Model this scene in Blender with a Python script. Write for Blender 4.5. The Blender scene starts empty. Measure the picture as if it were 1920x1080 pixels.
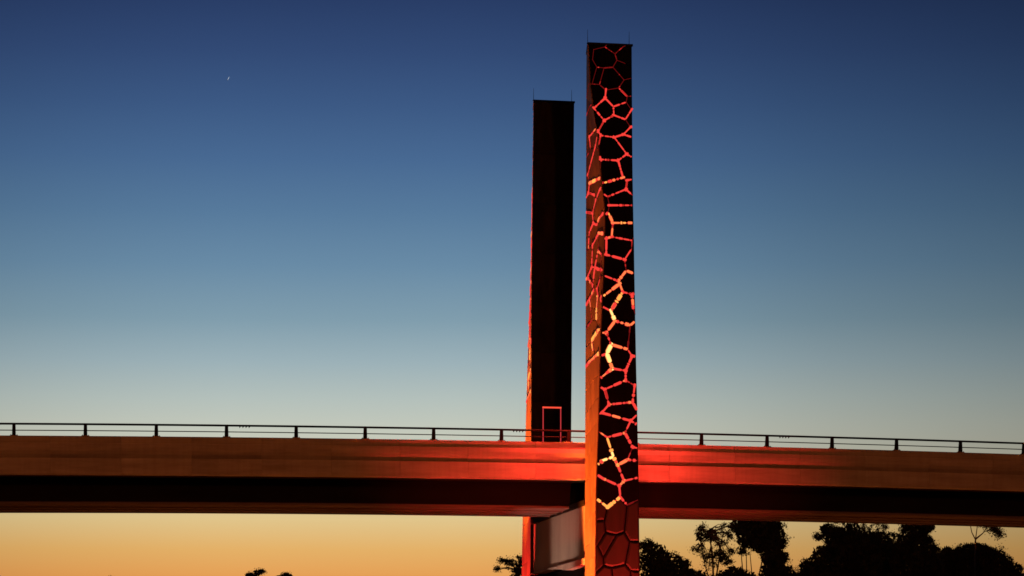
import bpy, math, random
import numpy as np
from mathutils import Vector, Matrix
R = math.radians
rnd = random.Random(7)
S = bpy.context.scene
COL = S.collection

# ------------------------------------------------------------------ camera
F = 5700.0                      # focal length in pixels of a 1920 wide picture
HOR = 1400.0                    # pixel row of the horizon (rising front)
CAMZ = 1.7
cam = bpy.data.cameras.new('camera')
co = bpy.data.objects.new('camera', cam)
COL.objects.link(co)
S.camera = co
co.location = (0, 0, CAMZ)
co.rotation_euler = (R(90), 0, 0)
cam.sensor_width = 36
cam.lens = 36 * F / 1920
cam.shift_y = (HOR - 540) / 1920
cam.clip_start = 1
cam.clip_end = 40000

S.view_settings.view_transform = 'Standard'
S.view_settings.look = 'None'
S.view_settings.exposure = 0
S.view_settings.gamma = 1
S.view_settings.use_curve_mapping = False
S.cycles.filter_width = 1.6      # a slightly soft lens

def lin(r, g, b):
    f = lambda c: (c / 255 / 12.92) if c / 255 <= .04045 else ((c / 255 + .055) / 1.055) ** 2.4
    return (f(r), f(g), f(b), 1)

# ------------------------------------------------------------------ world: afterglow sky
W = bpy.data.worlds.new('World')
S.world = W
W.use_nodes = True
nt = W.node_tree
nt.nodes.clear()
N = nt.nodes.new
out = N('ShaderNodeOutputWorld')
bg = N('ShaderNodeBackground')
tc = N('ShaderNodeTexCoord')
sep = N('ShaderNodeSeparateXYZ')
nt.links.new(tc.outputs['Generated'], sep.inputs[0])
ramp = N('ShaderNodeValToRGB')
mr = N('ShaderNodeMapRange')
mr.inputs['From Min'].default_value = 0.0
mr.inputs['From Max'].default_value = 0.5
nt.links.new(sep.outputs['Z'], mr.inputs['Value'])
nt.links.new(mr.outputs[0], ramp.inputs[0])
def zof(py):
    t = (HOR - py) / F
    return t / math.sqrt(1 + t * t)
sky = [(1400, (205, 92, 30)), (1200, (226, 132, 46)), (1080, (229, 160, 86)), (1030, (228, 177, 104)), (975, (224, 196, 138)),
       (880, (208, 203, 180)), (800, (194, 199, 186)), (750, (180, 192, 187)), (680, (156, 177, 184)), (600, (128, 157, 173)), (500, (105, 139, 166)),
       (400, (87, 122, 156)), (300, (72, 105, 146)), (200, (60, 89, 132)), (100, (50, 74, 117)), (0, (41, 61, 102)),
       (-250, (27, 40, 78)), (-700, (15, 22, 48))]
cr = ramp.color_ramp
while len(cr.elements) > 1:
    cr.elements.remove(cr.elements[-1])
cr.elements[0].position = 0
cr.elements[0].color = lin(*sky[0][1])
for py, c in sky[1:]:
    e = cr.elements.new(min(1, zof(py) / .5))
    e.color = lin(*c)
e = cr.elements.new(1.0)
e.color = lin(9, 14, 34)
# the glow is strongest where the sun went down and fades round the horizon
nrm = N('ShaderNodeVectorMath'); nrm.operation = 'MULTIPLY'; nrm.inputs[1].default_value = (1, 1, 0)
nt.links.new(tc.outputs['Generated'], nrm.inputs[0])
nn = N('ShaderNodeVectorMath'); nn.operation = 'NORMALIZE'
nt.links.new(nrm.outputs[0], nn.inputs[0])
dt = N('ShaderNodeVectorMath'); dt.operation = 'DOT_PRODUCT'
AZ = R(-3.2)
dt.inputs[1].default_value = (math.sin(AZ), math.cos(AZ), 0)
nt.links.new(nn.outputs[0], dt.inputs[0])
ac = N('ShaderNodeMath'); ac.operation = 'ARCCOSINE'
nt.links.new(dt.outputs['Value'], ac.inputs[0])
mr2 = N('ShaderNodeMapRange'); mr2.inputs['From Max'].default_value = math.pi
nt.links.new(ac.outputs[0], mr2.inputs['Value'])
r2 = N('ShaderNodeValToRGB')
c2 = r2.color_ramp
c2.interpolation = 'B_SPLINE'
pts = [(0, 1.02), (3, 1.0), (6, .88), (9, .70), (13, .52), (20, .38), (45, .22), (90, .12), (180, .08)]
c2.elements[0].position = 0; c2.elements[0].color = (1.02, 1.02, 1.02, 1)
c2.elements[1].position = 1; c2.elements[1].color = (.08, .08, .08, 1)
for a_, v_ in pts[1:-1]:
    e = c2.elements.new(a_ / 180); e.color = (v_, v_, v_, 1)
nt.links.new(mr2.outputs[0], r2.inputs[0])
mx = N('ShaderNodeVectorMath'); mx.operation = 'MULTIPLY'
nt.links.new(ramp.outputs[0], mx.inputs[0]); nt.links.new(r2.outputs[0], mx.inputs[1])
nt.links.new(mx.outputs[0], bg.inputs[0])
bg.inputs[1].default_value = 1.0
nt.links.new(bg.outputs[0], out.inputs[0])

# the last skimming light of the sun, below the hills behind the bridge
sun = bpy.data.lights.new('sun', 'SUN'); sun.energy = .02; sun.angle = R(2); sun.color = (1, .6, .35)
so = bpy.data.objects.new('sun', sun); COL.objects.link(so)
so.rotation_euler = (R(88), 0, R(180) - AZ)

# ------------------------------------------------------------------ materials
def mat(name, col, rough=.7, var=.15, scale=3.0, metal=0, bump=0, stretch=(1, 1, 1), col2=None, spec=.5, tone=0, streak=.2):
    m = bpy.data.materials.new(name)
    m.use_nodes = True
    t = m.node_tree
    b = t.nodes['Principled BSDF']
    b.inputs['Roughness'].default_value = rough
    b.inputs['Metallic'].default_value = metal
    b.inputs['Specular IOR Level'].default_value = spec
    g = t.nodes.new('ShaderNodeTexCoord')
    mp = t.nodes.new('ShaderNodeMapping'); mp.inputs['Scale'].default_value = stretch
    t.links.new(g.outputs['Object'], mp.inputs[0])
    n = t.nodes.new('ShaderNodeTexNoise'); n.inputs['Scale'].default_value = scale; n.inputs['Detail'].default_value = 8
    n.inputs['Roughness'].default_value = .65
    t.links.new(mp.outputs[0], n.inputs['Vector'])
    r = t.nodes.new('ShaderNodeValToRGB')
    c = Vector(col)
    lo = c * (1 - var * 2) if col2 is None else Vector(col2)
    r.color_ramp.elements[0].position = .3; r.color_ramp.elements[0].color = (*lo, 1)
    hi = c * (1 + var)
    r.color_ramp.elements[1].position = .7; r.color_ramp.elements[1].color = (*hi, 1)
    t.links.new(n.outputs['Fac'], r.inputs[0])
    src = r.outputs[0]
    if tone:
        oi = t.nodes.new('ShaderNodeObjectInfo'); tm = t.nodes.new('ShaderNodeMapRange')
        tm.inputs['To Min'].default_value = 1 - tone; tm.inputs['To Max'].default_value = 1 + tone
        t.links.new(oi.outputs['Random'], tm.inputs[0])
        vm = t.nodes.new('ShaderNodeVectorMath'); vm.operation = 'SCALE'
        t.links.new(src, vm.inputs[0]); t.links.new(tm.outputs[0], vm.inputs['Scale']); src = vm.outputs[0]
        # long streaks of run-off, different on each piece
        m2 = t.nodes.new('ShaderNodeMapping'); m2.inputs['Scale'].default_value = (3.5, 1, .25)
        ad = t.nodes.new('ShaderNodeVectorMath'); ad.operation = 'ADD'
        cb = t.nodes.new('ShaderNodeCombineXYZ'); ml_ = t.nodes.new('ShaderNodeMath'); ml_.operation = 'MULTIPLY'; ml_.inputs[1].default_value = 50
        t.links.new(oi.outputs['Random'], ml_.inputs[0]); t.links.new(ml_.outputs[0], cb.inputs[0]); t.links.new(cb.outputs[0], ad.inputs[1])
        t.links.new(g.outputs['Object'], m2.inputs[0]); t.links.new(m2.outputs[0], ad.inputs[0])
        n2 = t.nodes.new('ShaderNodeTexNoise'); n2.inputs['Scale'].default_value = 1.2; n2.inputs['Detail'].default_value = 5
        t.links.new(ad.outputs[0], n2.inputs['Vector']); t.links.new(cb.outputs[0], mp.inputs['Location'])
        k2 = t.nodes.new('ShaderNodeMapRange'); k2.inputs['From Min'].default_value = .35; k2.inputs['From Max'].default_value = .65
        k2.inputs['To Min'].default_value = 1 - streak; k2.inputs['To Max'].default_value = 1.05
        t.links.new(n2.outputs['Fac'], k2.inputs[0])
        v3 = t.nodes.new('ShaderNodeVectorMath'); v3.operation = 'SCALE'
        t.links.new(src, v3.inputs[0]); t.links.new(k2.outputs[0], v3.inputs['Scale']); src = v3.outputs[0]
    t.links.new(src, b.inputs['Base Color'])
    if bump:
        bu = t.nodes.new('ShaderNodeBump'); bu.inputs['Strength'].default_value = bump; bu.inputs['Distance'].default_value = .02
        t.links.new(n.outputs['Fac'], bu.inputs['Height']); t.links.new(bu.outputs[0], b.inputs['Normal'])
    return m
def emit(name, col, s):
    m = bpy.data.materials.new(name); m.use_nodes = True
    t = m.node_tree; t.nodes.clear()
    o = t.nodes.new('ShaderNodeOutputMaterial'); e = t.nodes.new('ShaderNodeEmission')
    e.inputs[0].default_value = (*col, 1); e.inputs[1].default_value = s
    t.links.new(e.outputs[0], o.inputs[0])
    return m

M = {}
M['concrete'] = mat('precast_concrete', (.34, .325, .30), .85, .14, .9, bump=.3, stretch=(.3, 1, 2.5), tone=.05, streak=.06)
M['concrete_old'] = mat('pier_concrete', (.36, .34, .32), .85, .10, .5, bump=.3, stretch=(1, 1, .35))
M['girder'] = mat('shade_dark', (.0065, .0055, .005), .85, .2, .8, stretch=(.3, 1, 1), spec=.1)  # shade under the deck overhang put into a near black colour
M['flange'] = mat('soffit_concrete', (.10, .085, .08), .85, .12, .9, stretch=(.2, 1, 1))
M['asphalt'] = mat('asphalt', (.05, .05, .05), .9, .2, 8, bump=.3)
M['rail'] = mat('rail_paint', (.006, .006, .006), .7, .2, 2, spec=.1)
M['galv'] = mat('galvanised_steel', (.016, .02, .016), .7, .2, 6, spec=.1)
M['cellblack'] = mat('shade_black_panel', (.0045, .0035, .003), .85, .25, 1.6, bump=.3, stretch=(1, 1, .4), spec=.03)  # unlit look of the broad face put into a near black colour
M['cellbase'] = mat('red_lit_panel', (.010, .0018, .0022), .65, .3, 2.2, bump=.5, stretch=(1.6, 1, .35), tone=.25, streak=.4)  # red floodlight glow put into the base colour; the streaks are run-off
M['bronze'] = mat('bronze_panel', (.165, .095, .06), .6, .22, 1.2, bump=.5, stretch=(1, 1.3, .35), tone=.12)
M['facing'] = mat('dark_facing_sheet', (.022, .016, .012), .8, .3, 1.4, bump=.3, stretch=(1, 1, .35), spec=.1, tone=.15)
M['void'] = mat('recess_black', (.002, .002, .002), .9, .1, 2, spec=.03)
M['recess_bronze'] = mat('recess_bronze', (.10, .07, .055), .7, .2, 2)
M['leaf'] = mat('leaf_green', (.045, .06, .03), .7, .3, .7)
M['leaf_dark'] = mat('leaf_dark_green', (.03, .042, .022), .7, .3, .7)
M['bark'] = mat('pale_bark', (.22, .18, .14), .85, .25, 3, bump=.4)
M['bark_dark'] = mat('dark_bark', (.08, .06, .045), .9, .25, 3, bump=.4)
M['grass'] = mat('dry_grass', (.07, .08, .035), .95, .3, .15, bump=.5)
M['white'] = mat('white_enamel', (.7, .72, .75), .4, .03, 2)
M['glass'] = emit('lamp_glass_orange', (1, .45, .12), 6)
M['glassred'] = emit('lamp_glass_red', (1, .06, .04), 6)
M['star'] = emit('landing_light', (.75, .87, 1), .95)
LV = {1: emit('light_dim', (1, .035, .035), .16), 2: emit('light_low', (1, .035, .03), .55),
      3: emit('light_red', (1, .055, .042), 1.0), 4: emit('light_orange', (1, .20, .06), 1.2),
      5: emit('light_amber', (1, .38, .07), 1.35), 6: emit('light_yellow', (1, .66, .2), 1.45)}

# ------------------------------------------------------------------ helpers
class MB:
    def __init__(self): self.v = []; self.f = []; self.mi = []
    def add(self, vs, fs, mi=0):
        o = len(self.v); self.v += [tuple(p) for p in vs]
        for f in fs: self.f.append(tuple(i + o for i in f)); self.mi.append(mi)
    def box(self, x0, x1, y0, y1, z0, z1, mi=0):
        v = [(x, y, z) for z in (z0, z1) for y in (y0, y1) for x in (x0, x1)]
        self.add(v, [(0, 2, 3, 1), (4, 5, 7, 6), (0, 1, 5, 4), (2, 6, 7, 3), (0, 4, 6, 2), (1, 3, 7, 5)], mi)
    def tube(self, pts, rads, n=6, mi=0, cap=True):
        pts = [Vector(p) for p in pts]
        rings = []
        for i, p in enumerate(pts):
            d = (pts[min(i + 1, len(pts) - 1)] - pts[max(i - 1, 0)]).normalized()
            a = Vector((0, 0, 1)) if abs(d.z) < .9 else Vector((1, 0, 0))
            s = d.cross(a).normalized(); t = s.cross(d)
            rr = rads[i] if isinstance(rads, (list, tuple)) else rads
            rings.append([p + (s * math.cos(k * 2 * math.pi / n) + t * math.sin(k * 2 * math.pi / n)) * rr for k in range(n)])
        vs = [q for rg in rings for q in rg]
        fs = []
        for i in range(len(pts) - 1):
            for k in range(n):
                fs.append((i * n + k, i * n + (k + 1) % n, (i + 1) * n + (k + 1) % n, (i + 1) * n + k))
        if cap:
            fs.append(tuple(range(n))[::-1]); fs.append(tuple(range((len(pts) - 1) * n, len(pts) * n)))
        self.add(vs, fs, mi)
    def lathe(self, prof, n=16, c=(0, 0, 0), mi=0):
        vs = [(c[0] + r * math.cos(k * 2 * math.pi / n), c[1] + r * math.sin(k * 2 * math.pi / n), c[2] + z) for r, z in prof for k in range(n)]
        fs = [(i * n + k, i * n + (k + 1) % n, (i + 1) * n + (k + 1) % n, (i + 1) * n + k) for i in range(len(prof) - 1) for k in range(n)]
        self.add(vs, fs, mi)
    def build(self, name, mats, parent=None, smooth=False):
        me = bpy.data.meshes.new(name); me.from_pydata(self.v, [], self.f)
        if not isinstance(mats, (list, tuple)): mats = [mats]
        for m in mats: me.materials.append(m)
        me.polygons.foreach_set('material_index', self.mi)
        if smooth: me.polygons.foreach_set('use_smooth', [True] * len(self.f))
        me.update()
        o = bpy.data.objects.new(name, me); COL.objects.link(o)
        if parent: o.parent = parent
        return o
def tag(o, label=None, cat=None, group=None, kind=None):
    if label: o['label'] = label
    if cat: o['category'] = cat
    if group: o['group'] = group
    if kind: o['kind'] = kind
    return o
def empty(name, loc, rz=0, **k):
    o = bpy.data.objects.new(name, None); COL.objects.link(o); o.location = loc; o.rotation_euler = (0, 0, rz)
    o.empty_display_size = .5
    return tag(o, **k)
def copy_tree(o, parent=None):
    c = o.copy(); COL.objects.link(c); c.parent = parent
    for ch in list(o.children):
        copy_tree(ch, c)
    return c
def lamp(name, kind, loc, power, col, parent=None, target=None, cone=60, blend=.5, size=.2):
    l = bpy.data.lights.new(name, kind); l.energy = power; l.color = col
    if kind == 'SPOT': l.spot_size = R(cone); l.spot_blend = blend
    l.shadow_soft_size = size
    o = bpy.data.objects.new(name, l); COL.objects.link(o); o.location = loc
    if parent: o.parent = parent
    if target is not None:
        o.rotation_euler = (Vector(target) - Vector(loc)).to_track_quat('-Z', 'Y').to_euler()
    return o

# bridge frame: x = along the deck, y = away from the viewer across the deck
PH = R(11)
O = Vector((4.395, 160.6, 0))
U = Vector((math.cos(PH), math.sin(PH), 0)); V = Vector((-math.sin(PH), math.cos(PH), 0))
def inplane(px, py, v0):
    """point of the plane y=v0 (bridge frame) seen at a pixel of the 1920 picture -> (a, z)"""
    B = O + V * v0
    k = (px - 960) / F
    a = (k * B.y - B.x) / (U.x - k * U.y)
    Y = B.y + a * U.y
    return a, CAMZ + (HOR - py) * Y / F
def world(a, v, z=0): 
    p = O + U * a + V * v; return Vector((p.x, p.y, z))
def crest(a): return -2.5e-4 * (a + 1.3) ** 2
def interp(tab, y):
    if y <= tab[0][0]: return tab[0][1]
    for (y0, x0), (y1, x1) in zip(tab, tab[1:]):
        if y <= y1: return x0 + (x1 - x0) * (y - y0) / (y1 - y0)
    (y0, x0), (y1, x1) = tab[-2:]
    return x1 + (x1 - x0) * (y - y1) / (y1 - y0) * .3

# ------------------------------------------------------------------ setting
m = MB()
for i in range(24):
    pass
gp = [(-9000, -400), (9000, -400), (9000, 20000), (-9000, 20000)]
m.add([(x, y, 0) for x, y in gp], [(0, 1, 2, 3)])
m.build('ground', M['grass'])['kind'] = 'structure'
m = MB()
for i in range(40):
    x = -200 + i * 10
    m.add([(x, 128, .004), (x + 10, 128, .004), (x + 10, 136, .004), (x, 136, .004)], [(0, 1, 2, 3)])
m.build('road', M['asphalt'])['kind'] = 'structure'
m = MB(); m.box(-200, 200, 136, 136.3, -.1, .13); m.build('kerb', M['concrete'])['kind'] = 'structure'

# ------------------------------------------------------------------ road bridge
bridge = empty('road_bridge', (O.x, O.y, 0), PH, label='long concrete road bridge with dark recessed girder passing between two towers', cat='bridge')
VF = 4.19; VB = 15.41; SP = 3.71; A0 = -4.22
ZT = 18.18; 
def zpy(py, v=VF, a=.46): 
    return CAMZ + (HOR - py) * world(a, v).y / F
# fascia profile (y out, z) – top strip, raking band, sharp groove, lower band
def fascia_profile(s=1):
    z0 = 0
    P = [(.0, z0), (.02, z0 - .02), (.12, z0 - .36), (-.05, z0 - .385), (-.06, z0 - .60), (-.03, z0 - .78), (.05, z0 - .94), (.19, z0 - 1.08), (.27, z0 - 1.15),
         (-.08, z0 - 1.165), (-.10, z0 - 1.98), (-.07, z0 - 2.02), (.60, z0 - 2.02), (.60, z0 - .9), (.42, z0 - .35), (.38, z0)]
    return P
prof = fascia_profile()
def prism(prof, x0, x1, nx=1, fn=None):
    mb = MB(); n = len(prof)
    vs = []
    for i in range(nx + 1):
        x = x0 + (x1 - x0) * i / nx
        dz = fn(x) if fn else 0
        vs += [(x, y, z + dz) for y, z in prof]
    fs = [(i * n + k, i * n + (k + 1) % n, (i + 1) * n + (k + 1) % n, (i + 1) * n + k) for i in range(nx) for k in range(n)]
    fs += [tuple(range(n)), tuple(range(nx * n, nx * n + n))[::-1]]
    mb.add(vs, fs)
    return mb
fp0 = None
for k in range(-17, 17):
    a = A0 + k * SP
    for side in (0, 1):
        if fp0 is None:
            fp0 = prism(prof, -SP / 2 + .007, SP / 2 - .007).build('fascia_panel', M['concrete'], bridge)
            o = fp0
        else:
            o = fp0.copy(); COL.objects.link(o); o.parent = bridge
        c = a + SP / 2 if False else a
        sl = -2 * 2.5e-4 * (a + 1.3)
        if side == 0:
            o.location = (a, VF, ZT + crest(a)); o.rotation_euler = (0, -math.atan(sl), 0)
        else:
            o.location = (a, VB, ZT + crest(a)); o.rotation_euler = (0, math.atan(sl), math.pi)
# panels run from post to post with the joint midway, so shift by half a bay
for o in bridge.children:
    pass
XA, XB = -67, 58
dk = [(VF + .61, ZT - .91), (VB - .61, ZT - .91), (VB - .61, ZT - 1.28), (VF + .61, ZT - 1.28)]
prism([(y, z) for y, z in dk], XA, XB, 30, crest).build('deck_slab', M['asphalt'], bridge)
pc = [(.61, -.905), (.50, -.40), (.43, -.35), (.39, -.02), (.44, -.02), (.48, -.35), (.75, -.905)]
prism([(VF + y, ZT + z) for y, z in pc], XA, XB, 30, crest).build('parapet_core', M['concrete'], bridge)
prism([(VB - y, ZT + z) for y, z in pc], XA, XB, 30, crest).build('parapet_core', M['concrete'], bridge)
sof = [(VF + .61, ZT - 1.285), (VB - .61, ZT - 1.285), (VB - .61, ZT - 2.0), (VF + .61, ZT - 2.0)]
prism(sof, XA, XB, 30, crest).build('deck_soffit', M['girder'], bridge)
g0, g1 = VF + 2.2, VB - 2.9
for k_, v in enumerate((g0, g1 - .5)):
    web = [(v, ZT - 2.01), (v + .5, ZT - 2.01), (v + .5, ZT - 3.28), (v, ZT - 3.28)]
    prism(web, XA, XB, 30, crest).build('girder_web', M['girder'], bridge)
bs = [(g0 - .06, ZT - 3.283), (g1 + .06, ZT - 3.283), (g1 + .06, ZT - 3.40), (g1 - .1, ZT - 3.43), (g0 + .1, ZT - 3.43), (g0 - .06, ZT - 3.40)]
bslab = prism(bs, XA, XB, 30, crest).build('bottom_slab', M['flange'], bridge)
for v in (g0 + 1.3, g0 + 3.0, g1 - 1.2):
    fe = [(v, ZT - 3.432), (v + .22, ZT - 3.432), (v + .19, ZT - 3.50), (v + .03, ZT - 3.50)]
    prism(fe, XA, -.1, 20, crest).build('soffit_rib', M['flange'], bslab)
    prism(fe, 2.45, XB, 20, crest).build('soffit_rib', M['flange'], bslab)
# crosshead between the towers, below and beside the deck
WT = 14.78
m = MB(); m.box(.14, 2.3, 2.43, 17.14, 11.82, WT)
ch = m.build('crosshead', M['concrete_old'], bridge)
m = MB(); m.box(-.05, 2.3, 2.45, 17.1, WT - .10, WT + .16); m.build('shade_ledge', M['girder'], ch)  # dark ledge added to draw the shadow along the wall top
m = MB(); m.box(.45, 2.1, 2.43, 17.14, 0, 11.60); m.build('pier_wall', M['cellblack'], bridge)  # shadow below the crosshead put into the wall's black colour
m = MB()
# sloping lip below the crosshead, deepest in the middle
lip = [(0.10, 2.6, 11.81), (0.10, 16.9, 11.81), (.45, 16.9, 11.66), (.45, 10.2, 11.60), (.10, 7.0, 11.45), (.1, 2.6, 11.62)]
m.add([(-.02, 2.45, 11.815), (-.02, 17.1, 11.815), (-.02, 17.1, 11.75), (-.02, 10.5, 11.75), (-.02, 7.6, 11.45), (-.02, 2.45, 11.52),
       (2.2, 2.45, 11.815), (2.2, 17.1, 11.815), (2.2, 17.1, 11.75), (2.2, 10.5, 11.75), (2.2, 7.6, 11.45), (2.2, 2.45, 11.52)],
      [(0, 1, 2, 3, 4, 5), (11, 10, 9, 8, 7, 6)] + [(i, (i + 1) % 6 + 0, (i + 1) % 6 + 6, i + 6) for i in range(6)])
m.build('crosshead_lip', M['concrete_old'], ch)
# flat approach columns far left and right, out of the picture
for a in (-42, 42):
    m = MB(); m.box(a - .8, a + .8, 6, 14, 0, ZT - 3.9 + crest(a)); m.build('pier_column', M['concrete_old'], bridge)

# railing
rail = empty('bridge_railing', (O.x, O.y, 0), PH, label='dark steel two rail fence along the near parapet of the bridge', cat='railing')
vr = VF + .10
def strip(y0, y1, z0, z1): return prism([(y0, z0), (y1, z0), (y1, z1), (y0, z1)], XA + 5, XB - 5, 60, crest)
mt = MB()
nr = 61; pts = [(XA + 5 + (XB - XA - 10) * i / 60, vr, ZT + .625 + crest(XA + 5 + (XB - XA - 10) * i / 60)) for i in range(nr)]
mt.tube(pts, .055, 8); tr = mt.build('top_rail', M['rail'], rail, True)
ml = MB(); ml.tube([(x, y + .02, z - .335) for x, y, z in pts], .027, 6); ml.build('lower_rail', M['galv'], rail, True)
post0 = None
for k in range(-15, 16):
    a = A0 + k * SP
    if post0 is None:
        pm = MB()
        pm.add([(-.10, -.06, .03), (.10, -.06, .03), (.085, -.045, .60), (-.085, -.045, .60), (-.10, .12, .03), (.10, .12, .03), (.085, .05, .60), (-.085, .05, .60)],
               [(0, 1, 2, 3), (5, 4, 7, 6), (4, 0, 3, 7), (1, 5, 6, 2), (3, 2, 6, 7)])
        post0 = pm.build('post', M['rail'], rail)
        bm_ = MB(); bm_.box(-.20, .20, -.085, .16, 0, .032)
        for sx in (-.16, .16):
            bm_.lathe([(0, .07), (.022, .07), (.022, .032)], 6, (sx, -.05, 0))
        bp = bm_.build('base_plate', M['bronze'], post0)
        p = post0
    else: p = copy_tree(post0, rail)
    p.location = (a, vr, ZT + crest(a))
# splice bolts under the top rail
bolt0 = None
for px in (459, 972, 1471):
    a, _ = inplane(px, 806, vr)
    for j in range(4):
        x = a + (j - 1.5) * .165
        if bolt0 is None:
            b_ = MB(); b_.add([(-.045, -.03, 0), (.035, -.03, 0), (.035, .03, 0), (-.045, .03, 0), (-.035, 0, -.085)], [(0, 1, 2, 3), (0, 4, 1), (1, 4, 2), (2, 4, 3), (3, 4, 0)])
            bolt0 = b_.build('splice_bolt', M['rail'], tr); b = bolt0
        else:
            b = bolt0.copy(); COL.objects.link(b); b.parent = tr
        b.location = (x, vr - .01, ZT + .57 + crest(x))

# ------------------------------------------------------------------ towers
DEP = 2.4
def tower_fn(v0, e_tab, r_tab, l_tab):
    def tabz(tab, v):
        r = sorted([(inplane(px, py, v)[1], inplane(px, py, v)[0]) for py, px in tab])
        return r
    E = tabz(e_tab, v0); Rr = tabz(r_tab, v0); L = tabz(l_tab, v0 + DEP)
    def g(tab, z):
        if z <= tab[0][0]: return tab[0][1]
        for (z0, x0), (z1, x1) in zip(tab, tab[1:]):
            if z <= z1: return x0 + (x1 - x0) * (z - z0) / (z1 - z0)
        return tab[-1][1]
    return (lambda z: g(E, z)), (lambda z: g(Rr, z)), (lambda z: g(L, z))
E_TAB = [(82, 1102), (159, 1106), (203, 1112), (250, 1120), (332, 1127), (362, 1129.5), (403, 1134.5), (431, 1133.6), (487, 1132), (542, 1129.5), (598, 1126.8), (699, 1124), (782, 1121.7), (852, 1119.5), (905, 1117), (1074, 1115.5), (1460, 1112)]
R_TAB = [(84, 1185.5), (320, 1187), (480, 1190), (620, 1192.5), (780, 1196), (900, 1198.5), (1080, 1200.7), (1460, 1204)]
L_TAB = [(80, 1100), (340, 1098.7), (620, 1098), (780, 1097.3), (1080, 1096.8), (1460, 1095)]

def extract_faces(nodes, edges):
    adj = {}
    for a, b in edges:
        adj.setdefault(a, set()).add(b); adj.setdefault(b, set()).add(a)
    # prune dangling
    ch_ = True
    while ch_:
        ch_ = False
        for k in list(adj):
            if len(adj[k]) <= 1:
                for j in adj[k]: adj[j].discard(k)
                del adj[k]; ch_ = True
    order = {k: sorted(ns, key=lambda j: math.atan2(nodes[j][1] - nodes[k][1], nodes[j][0] - nodes[k][0])) for k, ns in adj.items()}
    seen = set(); faces = []
    for a in adj:
        for b in adj[a]:
            if (a, b) in seen: continue
            f = []; u, v = a, b
            while (u, v) not in seen:
                seen.add((u, v)); f.append(u)
                o = order[v]; i = o.index(u)
                u, v = v, o[(i - 1) % len(o)]
            ar = sum(nodes[f[i]][0] * nodes[f[(i + 1) % len(f)]][1] - nodes[f[(i + 1) % len(f)]][0] * nodes[f[i]][1] for i in range(len(f))) / 2
            faces.append((ar, f))
    big = max(faces, key=lambda t: abs(t[0]))
    sgn = -1 if big[0] > 0 else 1
    return [f for ar, f in faces if ar * sgn > 0 and f is not big[1]]
def inset(poly, w):
    # poly CCW list of (x,y); offset inwards
    n = len(poly)
    ar = sum(poly[i][0] * poly[(i + 1) % n][1] - poly[(i + 1) % n][0] * poly[i][1] for i in range(n))
    if ar < 0: poly = poly[::-1]
    p2 = [poly[0]]
    for q in poly[1:]:
        if math.hypot(q[0] - p2[-1][0], q[1] - p2[-1][1]) > .015: p2.append(q)
    if math.hypot(p2[0][0] - p2[-1][0], p2[0][1] - p2[-1][1]) < .015: p2.pop()
    poly = p2; n = len(poly)
    if n < 3: return None
    out = []
    for i in range(n):
        p, q, r = Vector(poly[i - 1]), Vector(poly[i]), Vector(poly[(i + 1) % n])
        d1 = (q - p).normalized(); d2 = (r - q).normalized()
        n1 = Vector((-d1.y, d1.x)); n2 = Vector((-d2.y, d2.x))
        b = (n1 + n2)
        if b.length < 1e-3: b = n1
        b.normalize()
        k = w / max(.45, b.dot(n1))
        out.append(tuple(q + b * k))
    return out

# crack network of the broad face, read off the photograph (pixels)
FN = dict(n1=(1134, 88), n2=(1113, 93), n2b=(1111, 112), n3=(1119, 126), n4=(1132.5, 127.5), n5=(1149, 126), n6=(1156.7, 113), n7=(1153, 101), n7b=(1168, 88),
 n6b=(1171.7, 119), n9=(1170, 150), n10=(1160, 165), n11=(1176, 181), n12=(1174, 191.7), n13=(1184, 206), n14=(1172.5, 224), n15=(1150, 200),
 n16=(1136, 169), n17=(1110, 157.5), n18=(1124, 158.5), n19=(1134.5, 184), n20=(1113.5, 203), n22=(1133, 226), n23=(1151, 216), n24=(1182, 238.5), n25=(1121.5, 246),
 n26=(1169, 252), n27=(1126, 254), n28=(1151.7, 257.5), n29=(1175, 289), n30=(1159, 301), n31=(1126.5, 299), n33=(1168, 333), n35=(1132, 343),
 n36=(1176, 338), n38=(1173.5, 355), n39=(1139, 369), n40=(1142.5, 385), n41=(1140, 398), n43=(1149, 418), n44=(1146.7, 444), n45=(1185, 451), n45b=(1184, 467),
 n46=(1171, 486.7), n47=(1137, 447), n48=(1136.5, 477.5), n49=(1174, 507.5), n50=(1159, 527), n51=(1161.7, 532), n53=(1167.5, 547.5), n54=(1185, 552),
 n54b=(1187, 576), n55=(1145, 583), n56=(1153, 601.7), n57=(1181.7, 610), n58=(1176.7, 655), n59=(1136.7, 624), n60=(1146, 646), n61=(1185, 668), n62=(1173, 695),
 n63=(1137.5, 663), n64=(1148, 691), n64b=(1139, 698), n65=(1173, 713), n66=(1134, 730), n67=(1190, 723), n68=(1186, 754), n69=(1141.7, 758.5), n70=(1129, 773),
 n70b=(1132, 775), n71=(1182.5, 789), n72=(1171.7, 811.7), n73=(1138, 820), n74=(1150, 856.7), n74b=(1131, 863), n75=(1186, 838), n76=(1176.7, 862), n77=(1158, 872), n78=(1170, 901.7),
 n79=(1161, 911), n79b=(1130, 897), n80=(1163, 932), n81=(1139, 951), n82=(1176, 947), n83=(1134, 975), n84=(1136, 998), n85=(1121, 1023), n86=(1156.7, 1002.5),
 n87=(1171, 997), n88=(1181, 1015), n89=(1131.7, 1045), n90=(1132.5, 1060), n91=(1147.5, 1064), n92=(1172.5, 1058), n93=(1183, 1070))
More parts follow.
